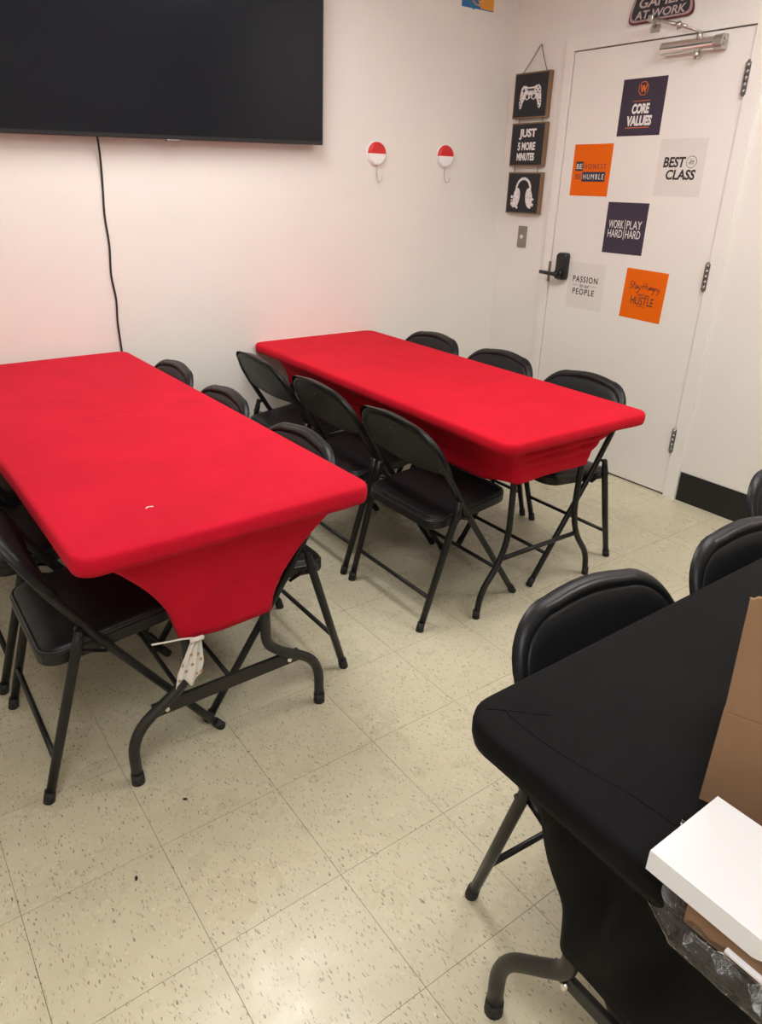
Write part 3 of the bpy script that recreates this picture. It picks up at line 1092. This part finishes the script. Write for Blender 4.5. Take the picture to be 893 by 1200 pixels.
L1, W1 = 1.845, 0.736
c1 = table_centre(-2.2136, -1.8718, 0.0171, W1, L1)
wish = [(0.277, 0.0), (0.277, 0.155), (0.150, 0.235), (0.110, 0.275), (0.110, 0.69)]
make_table('folding_table', 'folding table with bent wishbone legs under the left red cloth', (c1[0], c1[1], 0, 0.0171), L1, W1, 0.7365, wish, 0.28, 0.0145, (0.215, 0.172, 0.212, True), M_LEGSTEEL, 0.135, True)
make_cover('bright red stretch cloth on the left table below the television', (c1[0], c1[1], 0, 0.0171), L1, W1, 0.7365, dict(x=0.130, y=0.108, z=0.392, zs=0.50, ze=0.388, pow=1.7), M_RED, 0.045, 0.006, 'tight')

L2, W2 = 1.80, 0.713
c2 = table_centre(-0.9221, -1.7919, -0.0121, W2, L2)
bow = [(0.297, 0.0), (0.285, 0.10), (0.205, 0.20), (0.172, 0.30), (0.172, 0.42), (0.178, 0.65)]
make_table('folding_table', 'folding table with bowed thin legs under the right red cloth', (c2[0], c2[1], 0, -0.0121), L2, W2, 0.70, bow, 0.3, 0.0115, (0.19, 0.213, 0.213, False), M_TUBE, 0.115, False, -0.025)
make_cover('bright red stretch cloth on the right table near the door', (c2[0], c2[1], 0, -0.0121), L2, W2, 0.70, dict(x=0.192, y=0.09, z=0.507, zs=0.475, ze=0.512, pow=2.0, dx=-0.025), M_RED2, 0.05, 0.009, 'gather', 0.040)

# black table: long axis along X, turned so that its near end points at -X
L3, W3, H3 = 1.83, 0.74, 0.745
c3 = (-2.615 + L3 / 2, -2.637 - W3 / 2)
make_table('folding_table', 'folding table with bent wishbone legs under the black cloth', (c3[0], c3[1], 0, -PI / 2), L3, W3, H3, [(0.318, 0.0), (0.320, 0.15), (0.225, 0.245), (0.182, 0.29), (0.182, 0.69)], 0.28, 0.0155, (0.22, 0.235, 0.265, True), M_LEGSTEEL, 0.115, True)
make_cover('black stretch cloth on the table in the right foreground', (c3[0], c3[1], 0, -PI / 2), L3, W3, H3, dict(x=0.206, y=0.090, z=0.352, zs=0.50, ze=0.335, pow=1.7), M_BLACKCLOTH, 0.06, 0.014, 'drape')

black_cover = [o for o in bpy.data.objects if o.name.startswith('tablecloth')][-1]
bpy.context.view_layer.update()
inv = black_cover.matrix_basis.inverted()
for P in ([(-2.557, -2.678), (-2.562, -2.70), (-2.562, -2.76), (-2.552, -2.83), (-2.537, -2.934), (-2.53, -3.33)], [(-2.579, -2.663), (-2.552, -2.687), (-2.513, -2.725)]):
    m = MB()
    m.tube(smooth_path([inv @ Vector((x, y, H3 + 0.0002)) for x, y in P], 5), 0.0011, 6, squash=0.7)
    m.build('seam', M_BLACKCLOTH, black_cover)


# ------------------------------------------------------------------ folding chairs
CH = 0.208            # half width of the tube frame


def tube_x(z):
    """x of the back / front-leg tube at height z (chair faces +X)"""
    K = [(0.0, 0.232), (0.2, 0.094), (0.427, -0.062), (0.573, -0.150), (0.68, -0.208), (0.75, -0.240), (0.80, -0.262)]
    for (a, xa), (b, xb) in zip(K, K[1:]):
        if z <= b:
            return xa + (xb - xa) * (z - a) / (b - a)
    return K[-1][1]


def back_outline(grow, zlow, zhigh, corner, n=9):
    """closed outline of the back pad in (y, z)"""
    hw = CH + grow
    top = zhigh + grow
    pts = [(-hw * 0.985, zlow), (-hw, top - corner)]
    for k in range(1, n):
        a = PI - PI / 2 * k / n
        pts.append((-hw + corner + corner * math.cos(a), top - corner + corner * math.sin(a)))
    ys0, ys1 = -hw + corner, hw - corner
    for k in range(7):
        f = k / 6
        pts.append((ys0 + (ys1 - ys0) * f, top + 0.010 * math.sin(PI * f)))
    for k in range(1, n):
        a = PI / 2 - PI / 2 * k / n
        pts.append((hw - corner + corner * math.cos(a), top - corner + corner * math.sin(a)))
    pts += [(hw, top - corner), (hw * 0.985, zlow)]
    for k in range(1, 8):
        f = k / 8
        pts.append((hw * 0.985 * (1 - 2 * f), zlow - 0.014 * math.sin(PI * f)))
    return pts


def make_chair(label):
    t = thing('folding_chair', label, 'chair', (0, 0, 0), 0, 'black folding chairs')
    R = 0.0110
    ZT, CR = 0.722, 0.115
    # frame: one bent tube, front foot up over the back and down again
    side = [(z, tube_x(z)) for z in (0.0, 0.1, 0.2, 0.3, 0.38, 0.427, 0.48, 0.53, 0.573, ZT - CR)]
    path = [(x, -CH, z) for z, x in side]
    arch = []
    n = 9
    for k in range(1, n):
        a = PI - PI / 2 * k / n
        arch.append((-CH + CR + CR * math.cos(a), ZT - CR + CR * math.sin(a)))
    for k in range(9):
        f = k / 8
        arch.append((-CH + CR + (2 * CH - 2 * CR) * f, ZT + 0.010 * math.sin(PI * f)))
    for k in range(1, n):
        a = PI / 2 - PI / 2 * k / n
        arch.append((CH - CR + CR * math.cos(a), ZT - CR + CR * math.sin(a)))
    path += [(tube_x(z), y, z) for y, z in arch]
    path += [(x, CH, z) for z, x in side[::-1]]
    fr = MB().tube(path, R, 10).build('frame_tube', M_TUBE, t)
    for s in (-1, 1):
        d = Vector((tube_x(0.05) - tube_x(0), 0, 0.05)).normalized()
        p = Vector((tube_x(0.004), s * CH, 0.006))
        MB().tube([p - d * 0.004, p + d * 0.03], 0, 12, rr=[0.0135, 0.0128]).build('foot_cap', M_RUBBER, fr)
    # rear legs
    YR = CH + 0.006
    for s in (-1, 1):
        P = [(-0.101, s * (CH + 0.020), 0.468), (-0.110, s * (CH + 0.020), 0.43), (-0.172, s * (CH + 0.012), 0.22), (-0.235, s * YR, 0.008)]
        lg = MB().tube(P, 0, 10, rr=[0.009, 0.0125, 0.0125, 0.0115]).build('rear_leg', M_TUBE, t)
        MB().tube([(-0.237, s * YR, 0.0), (-0.2295, s * YR, 0.032)], 0, 12, rr=[0.0145, 0.0138]).build('foot_cap', M_RUBBER, lg)
        # link between the rear leg and the frame, and its pivots
        m = MB()
        m.tube([(-0.118, s * (CH + 0.0125), 0.412), (-0.045, s * (CH + 0.0125), 0.385)], 0.008, 8, squash=0.3)
        m.build('link', M_TUBE, t)
        MB().cyl((-0.121, s * (CH + 0.012), 0.412), (-0.121, s * (CH + 0.032), 0.412), 0.006, 10).build('pivot', M_TUBE, t)
        MB().cyl((-0.102, s * (CH - 0.004), 0.462), (-0.102, s * (CH + 0.030), 0.462), 0.006, 10).build('pivot', M_TUBE, t)
    # crossbars
    x = -0.204
    MB().cyl((x, -CH, 0.125), (x, CH, 0.125), 0.0075, 8).build('crossbar', M_TUBE, t)
    MB().cyl((tube_x(0.12), -CH, 0.12), (tube_x(0.12), CH, 0.12), 0.0075, 8).build('crossbar', M_TUBE, t)
    # seat: pan with a padded vinyl top, sloping back
    def sz(x):
        return 0.398 + (x + 0.19) / 0.355 * 0.040
    def seat_ring(off, dz, rnd):
        pts = rrect(-0.190 + off, -0.199 + off, 0.168 - off, 0.199 - off, max(0.055 - off, 0.01), 6)
        return [Vector((x, y * (1.0 if x > -0.1 else 1.0), sz(x) + dz)) for x, y in pts]
    m = MB()
    m.loft([seat_ring(0.012, -0.034, 0), seat_ring(0.003, -0.034, 0), seat_ring(0.0, -0.031, 0), seat_ring(0.0, -0.004, 0), seat_ring(0.006, 0.0, 0)], smooth=False)
    seat = m.build('seat_pan', M_TUBE, t)
    m = MB()
    m.loft([seat_ring(0.009, -0.002, 0), seat_ring(0.010, 0.004, 0), seat_ring(0.022, 0.010, 0), seat_ring(0.05, 0.013, 0), seat_ring(0.11, 0.0155, 0)])
    m.build('seat_pad', M_VINYL, t)
    m = MB()
    m.tube(seat_ring(0.0065, 0.001, 0), 0.0028, 6, closed=True)
    m.build('piping', M_PIPING, seat)
    # backrest: vinyl pad over the front of the arch
    ZLO = 0.560
    def bring(grow, shrink, dx):
        o = back_outline(grow, ZLO, ZT, CR)
        cy, cz = 0.0, 0.64
        out = []
        for y, z in o:
            yy, zz = y, z
            d = Vector((y - cy, z - cz))
            f = max(0.0, 1 - shrink / max(0.05, min(abs(d.length), 0.3))) if shrink else 1
            if shrink:
                yy = cy + (y - cy) * (1 - shrink / (CH + grow))
                zz = cz + (z - cz) * (1 - shrink / 0.095)
            # horizontally curved to hug the sitter's back
            out.append(Vector((tube_x(zz) + dx - 0.012 * (1 - (yy / CH) ** 2), yy, zz)))
        return out
    m = MB()
    # rolled rim, groove at the seam, then the puffed panel
    G = 0.0125
    prof = [(0.0, -0.004), (-0.0008, 0.002), (0.0, 0.008), (0.002, 0.013), (0.006, 0.0175), (0.011, 0.0195), (0.016, 0.0195), (0.0195, 0.0175), (0.0205, 0.0155), (0.0215, 0.0175), (0.026, 0.0205), (0.04, 0.023), (0.06, 0.0245)]
    m.loft([bring(G, a, b) for a, b in prof], cap0=False, cap1=True)
    bk = m.build('backrest', M_VINYL, t)
    m = MB()
    m.tube(bring(G, 0.0205, 0.0160), 0.0016, 6, closed=True)
    m.build('seam', M_SEAM, bk)
    m = MB()
    m.loft([bring(-0.004, 0.0, -0.002), bring(-0.010, 0.0, -0.004), bring(-0.014, 0.0, -0.004)], cap0=False, cap1=True, smooth=False)
    bp = m.build('back_plate', M_BACKPLATE, t)
    for y, z in ((0.0, ZT - 0.035), (-0.185, 0.578), (0.185, 0.578)):
        c = Vector((tube_x(z) - 0.0055 - 0.012 * (1 - (y / CH) ** 2), y, z))
        MB().sphere(c, 0.0035, 8, 6, (0.5, 1, 1)).build('screw', M_HINGE, bp)
    return t


PLACES = [
    # x, y, heading, label
    (-2.828, -1.470, 0.0, 'folding chair cut off at the left edge, nearest left of the left red table'),
    (-2.838, -0.955, 0.0, 'middle folding chair on the left side of the left red table, mostly hidden'),
    (-2.838, -0.470, 0.0, 'far folding chair on the left side of the left red table by the wall'),
    (-2.390, -1.425, PI, 'nearest folding chair on the right side of the left red table'),
    (-2.390, -0.885, PI, 'middle folding chair on the right side of the left red table, only backrest top showing'),
    (-2.390, -0.400, PI, 'farthest folding chair on the right side of the left red table, beside the wall'),
    (-1.585, -1.405, 0.0, 'nearest folding chair on the left side of the right red table, fully in view'),
    (-1.585, -0.917, 0.0, 'middle folding chair on the left side of the right red table'),
    (-1.585, -0.405, 0.0, 'far folding chair on the left side of the right red table, beside the white wall'),
    (-1.040, -1.410, PI, 'nearest folding chair on the door side of the right red table'),
    (-1.040, -0.922, PI, 'middle folding chair on the door side of the right red table'),
    (-1.040, -0.435, PI, 'far folding chair on the door side of the right red table, nearest the room corner'),
    (-2.176, -2.738, -PI / 2 - 0.08, 'folding chair with wide black backrest at the near corner of the black table'),
    (-1.668, -2.768, -PI / 2 - 0.12, 'second folding chair along the black table, at the right edge of the photo'),
    (-1.165, -2.615, -PI / 2 - 0.06, 'third folding chair along the black table, in front of the black baseboard'),
]
proto = None
for x, y, rz, lab in PLACES:
    if proto is None:
        proto = c = make_chair(lab)
    else:
        c = copy_tree(proto)
        c['label'] = lab
    c.location = (x, y, 0)
    c.rotation_euler = (0, 0, rz)

# ------------------------------------------------------------------ small things
# rag tied to the leg of the left table
rg = thing('tied_rag', 'white rag printed with tan stars, tied under the left red cloth', 'rag', (-2.685, -1.775, 0.39))
m = MB()
rows, cols = 10, 19
vs = []
for i in range(rows):
    s = i / (rows - 1)
    for j in range(cols):
        f = j / (cols - 1)
        wd = 0.010 + 0.023 * min(1, s * 1.5)
        x = -0.030 * s + (f - 0.5) * 2 * wd
        y = -0.014 + 0.005 * math.sin(f * 17 + s) * (1.2 - s * 0.6)
        z = 0.012 - 0.118 * s - 0.014 * s * math.sin(f * 9 + 2.2)
        vs.append((x, y, z))
fs = [[i * cols + j, i * cols + j + 1, (i + 1) * cols + j + 1, (i + 1) * cols + j] for i in range(rows - 1) for j in range(cols - 1)]
m.add(vs, fs, True)
rag = m.build('cloth', M_RAG, rg)
md = rag.modifiers.new('thickness', 'SOLIDIFY')
md.thickness = 0.0015
m = MB()
for (ci, cj) in ((3, 5), (3, 13), (5, 2), (5, 9), (5, 16), (7, 6), (7, 13), (8, 2), (8, 17)):
    c = Vector(vs[ci * cols + cj]) + Vector((0, -0.004, 0))
    st = []
    for k in range(10):
        a = PI / 2 + 2 * PI * k / 10
        r = 0.0066 if k % 2 == 0 else 0.0029
        st.append((c.x + r * math.cos(a), c.z + r * math.sin(a)))
    m.add([(u, c.y, v) for u, v in st], [list(range(10))])
m.build('star_print', M_GOLD, rg)
m = MB()
m.tube(smooth_path([(0.010, -0.016, 0.012), (-0.03, -0.012, 0.022), (-0.07, -0.008, 0.026), (-0.106, -0.004, 0.030)], 4), 0.0025, 6)
m.tube(smooth_path([(-0.016, -0.018, 0.014), (0.0, -0.024, 0.018), (0.016, -0.016, 0.012)], 4), 0.006, 8)
m.build('string', M_RAG, rg)

m = MB()
m.tube(smooth_path([(-2.745, -1.713, 0.7395), (-2.737, -1.708, 0.7398), (-2.727, -1.711, 0.7395)], 4), 0.0013, 6)
tag(m.build('thread_scrap', M_INKWHITE), 'tiny white scrap lying on the near part of the left red cloth', 'scrap')
for x, y, lab in ((-2.784, -1.871, 'tiny black crumb on the floor in front of the left red table legs'), (-2.960, -2.024, 'tiny black crumb on the floor tile at lower left'),):
    m = MB().sphere((0, 0, 0.0022), 0.006, 7, 5, (1.1, 0.6, 0.4))
    o = m.build('floor_crumb', M_DEBRIS, None, (x, y, 0))
    o.rotation_euler = (0, 0, x * 7)
    tag(o, lab, 'debris', 'crumbs on the floor')

# cardboard box standing open on the black table
A = Vector((-2.478, -2.935, H3 + 0.001))
dv = Vector((0.34, -0.94, 0)).normalized()
nv = Vector((0.94, 0.34, 0)).normalized()
bx = thing('cardboard_box', 'open brown cardboard box with raised flap on the black table', 'box', A)
BX = Matrix((( dv.x, nv.x, 0, 0), (dv.y, nv.y, 0, 0), (0, 0, 1, 0), (0, 0, 0, 1)))
LB, DB, HB, TB = 0.34, 0.26, 0.138, 0.005


def panel(name, lo, hi, mm=M_KRAFT, xf=BX):
    return MB().box(lo, hi, 0.0008, xf).build(name, mm, bx)


panel('side_panel', (0, 0, 0), (LB, TB, HB))
panel('side_panel', (0, DB - TB, 0), (LB, DB, HB))
panel('side_panel', (0, TB, 0), (TB, DB - TB, HB))
panel('side_panel', (LB - TB, TB, 0), (LB, DB - TB, HB))
panel('bottom_panel', (TB, TB, 0), (LB - TB, DB - TB, TB))
m = MB()
XFV = BX @ Matrix.Rotation(PI / 2, 4, 'X')
m.prism([(0.001, HB + 0.001), (LB, HB + 0.001), (LB, HB + 0.21), (0.07, HB + 0.188), (-0.004, HB + 0.148)], -TB, 0.0, XFV)
fl = m.build('raised_flap', M_KRAFT, bx)
m = MB()
e0, e1 = Vector((-0.004, TB / 2, HB + 0.148)), Vector((0.07, TB / 2, HB + 0.188))
e2 = Vector((LB, TB / 2, HB + 0.21))
m.tube([BX @ (e0.lerp(e1, k / 20) + Vector((0, 0.0022 * (-1) ** k, 0.0003))) for k in range(21)] + [BX @ (e1.lerp(e2, k / 50) + Vector((0, 0.0022 * (-1) ** k, 0.0003))) for k in range(1, 51)], 0.0012, 5)
m.build('corrugated_edge', M_KRAFTEDGE, fl)
m = MB()
m.add([(0.03, -0.0006, HB + 0.055), (0.085, -0.0006, HB + 0.045), (0.12, -0.0006, HB + 0.095), (0.07, -0.0006, HB + 0.105), (0.04, -0.0006, HB + 0.085)], [[0, 1, 2, 3, 4]], False, BX)
m.build('tape_patch', M_TAPE, fl)
for yy, ang in ((DB, -0.5),):
    xf = BX @ Matrix.Translation((0, yy - TB, HB)) @ Matrix.Rotation(ang, 4, 'X')
    MB().box((0.001, 0, 0.001), (LB - 0.001, TB, 0.15), 0.0008, xf).build('flap', M_KRAFT, bx)
xf = BX @ Matrix.Translation((LB - TB, 0, HB)) @ Matrix.Rotation(0.7, 4, 'Y')
MB().box((0, 0.008, 0.001), (TB, DB - 0.008, 0.12), 0.0008, xf).build('flap', M_KRAFT, bx)

# white mailer box with thumb notch, resting on its tray
wbx = thing('white_box', 'flat white cardboard box on the near end of the black table', 'box', (-2.650, -2.9725, H3 + 0.004))
zt = 0.811 - H3 - 0.004
lid = MB().box((0, -0.32, zt - 0.003), (0.126, 0, zt), 0.0006).build('lid', M_WHITEPAINT, wbx)
zb = zt - 0.027
notch = [(0.0, zb), (0.115, zb), (0.120, zb + 0.002), (0.126, zb + 0.006), (0.131, zb + 0.007)]
for k in range(0, 13):
    a = PI - PI * k / 12
    notch.append((0.147 + 0.013 * math.cos(a), zb + 0.004 + 0.014 * math.sin(a)))
notch += [(0.165, zb + 0.004), (0.32, zb + 0.004), (0.32, zt - 0.003), (0.0, zt - 0.003)]
XN = Matrix(((0, 0, 1, 0), (-1, 0, 0, 0), (0, 1, 0, 0), (0, 0, 0, 1)))
MB().prism(notch, 0.0, 0.003, XN).build('front_flap', M_WHITEPAINT, lid)
MB().box((0.003, -0.003, zb), (0.123, 0.0, zt - 0.003)).build('side_flap', M_WHITEPAINT, lid)
MB().box((0.123, -0.32, zb), (0.126, 0.0, zt - 0.003)).build('side_flap', M_WHITEPAINT, lid)
MB().box((0.007, -0.32, 0.0), (0.116, -0.046, zt - 0.0035), 0.002).build('kraft_tray', M_KRAFT, wbx)
MB().box((0.001, -0.32, 0.012), (0.0068, -0.092, 0.016), 0.0005).build('tray_edge', M_WHITEPAINT, wbx)

# crinkled clear plastic bag under the white box
m = MB()
rows, cols = 56, 22
vs = []
for i in range(rows):
    s = i / (rows - 1)
    for j in range(cols):
        f = j / (cols - 1)
        if f < 0.4:                      # flat part under the box
            g = f / 0.4
            x, z = -2.524 - 0.108 * g, H3 + 0.0018
            y0 = -2.941 - 0.045 * g
            k = 0.0
        else:                            # puffed edge along the table rim
            a = math.radians(95 - 165 * (f - 0.4) / 0.6)
            y0 = -2.986 - 0.010 * math.sin((f - 0.4) * 8)
            k = min(1.0, s * 9)
            rad = (0.010 + 0.018 * k)
            x, z = -2.632 - rad * math.cos(a) * 1.15, 0.7385 + rad * math.sin(a) * 0.72
        y = y0 + (-3.32 - y0) * s
        n1 = noise.noise(Vector((y * 45, f * 9, 1.3)))
        n2 = noise.noise(Vector((y * 110, f * 22, 7.7)))
        vs.append((x - k * (0.007 * n1 + 0.004 * n2), y, z + k * (0.006 * n2 + 0.004 * n1)))
fs = [[i * cols + j, i * cols + j + 1, (i + 1) * cols + j + 1, (i + 1) * cols + j] for i in range(rows - 1) for j in range(cols - 1)]
m.add(vs, fs, True)
tag(m.build('plastic_bag', M_FILM), 'crinkled clear plastic bag under the white box at the black table edge', 'bag')

# ------------------------------------------------------------------ ceiling lights
for k, (x, y) in enumerate(LIGHT_SPOTS):
    where = ['over the left red table', 'between door and black table', 'over the near left of the room'][k]
    t = thing('ceiling_light', 'recessed white ceiling light panel ' + where, 'ceiling light', (x, y, H_CEIL), 0, 'ceiling light panels')
    MB().box((-0.29, -0.59, -0.006), (0.29, 0.59, -0.004)).build('diffuser', M_LAMP, t)
    m = MB()
    m.box((-0.31, -0.61, -0.012), (-0.29, 0.61, 0.0))
    m.box((0.29, -0.61, -0.012), (0.31, 0.61, 0.0))
    m.box((-0.29, -0.61, -0.012), (0.29, -0.59, 0.0))
    m.box((-0.29, 0.59, -0.012), (0.29, 0.61, 0.0))
    m.build('frame', M_LAMPFRAME, t)
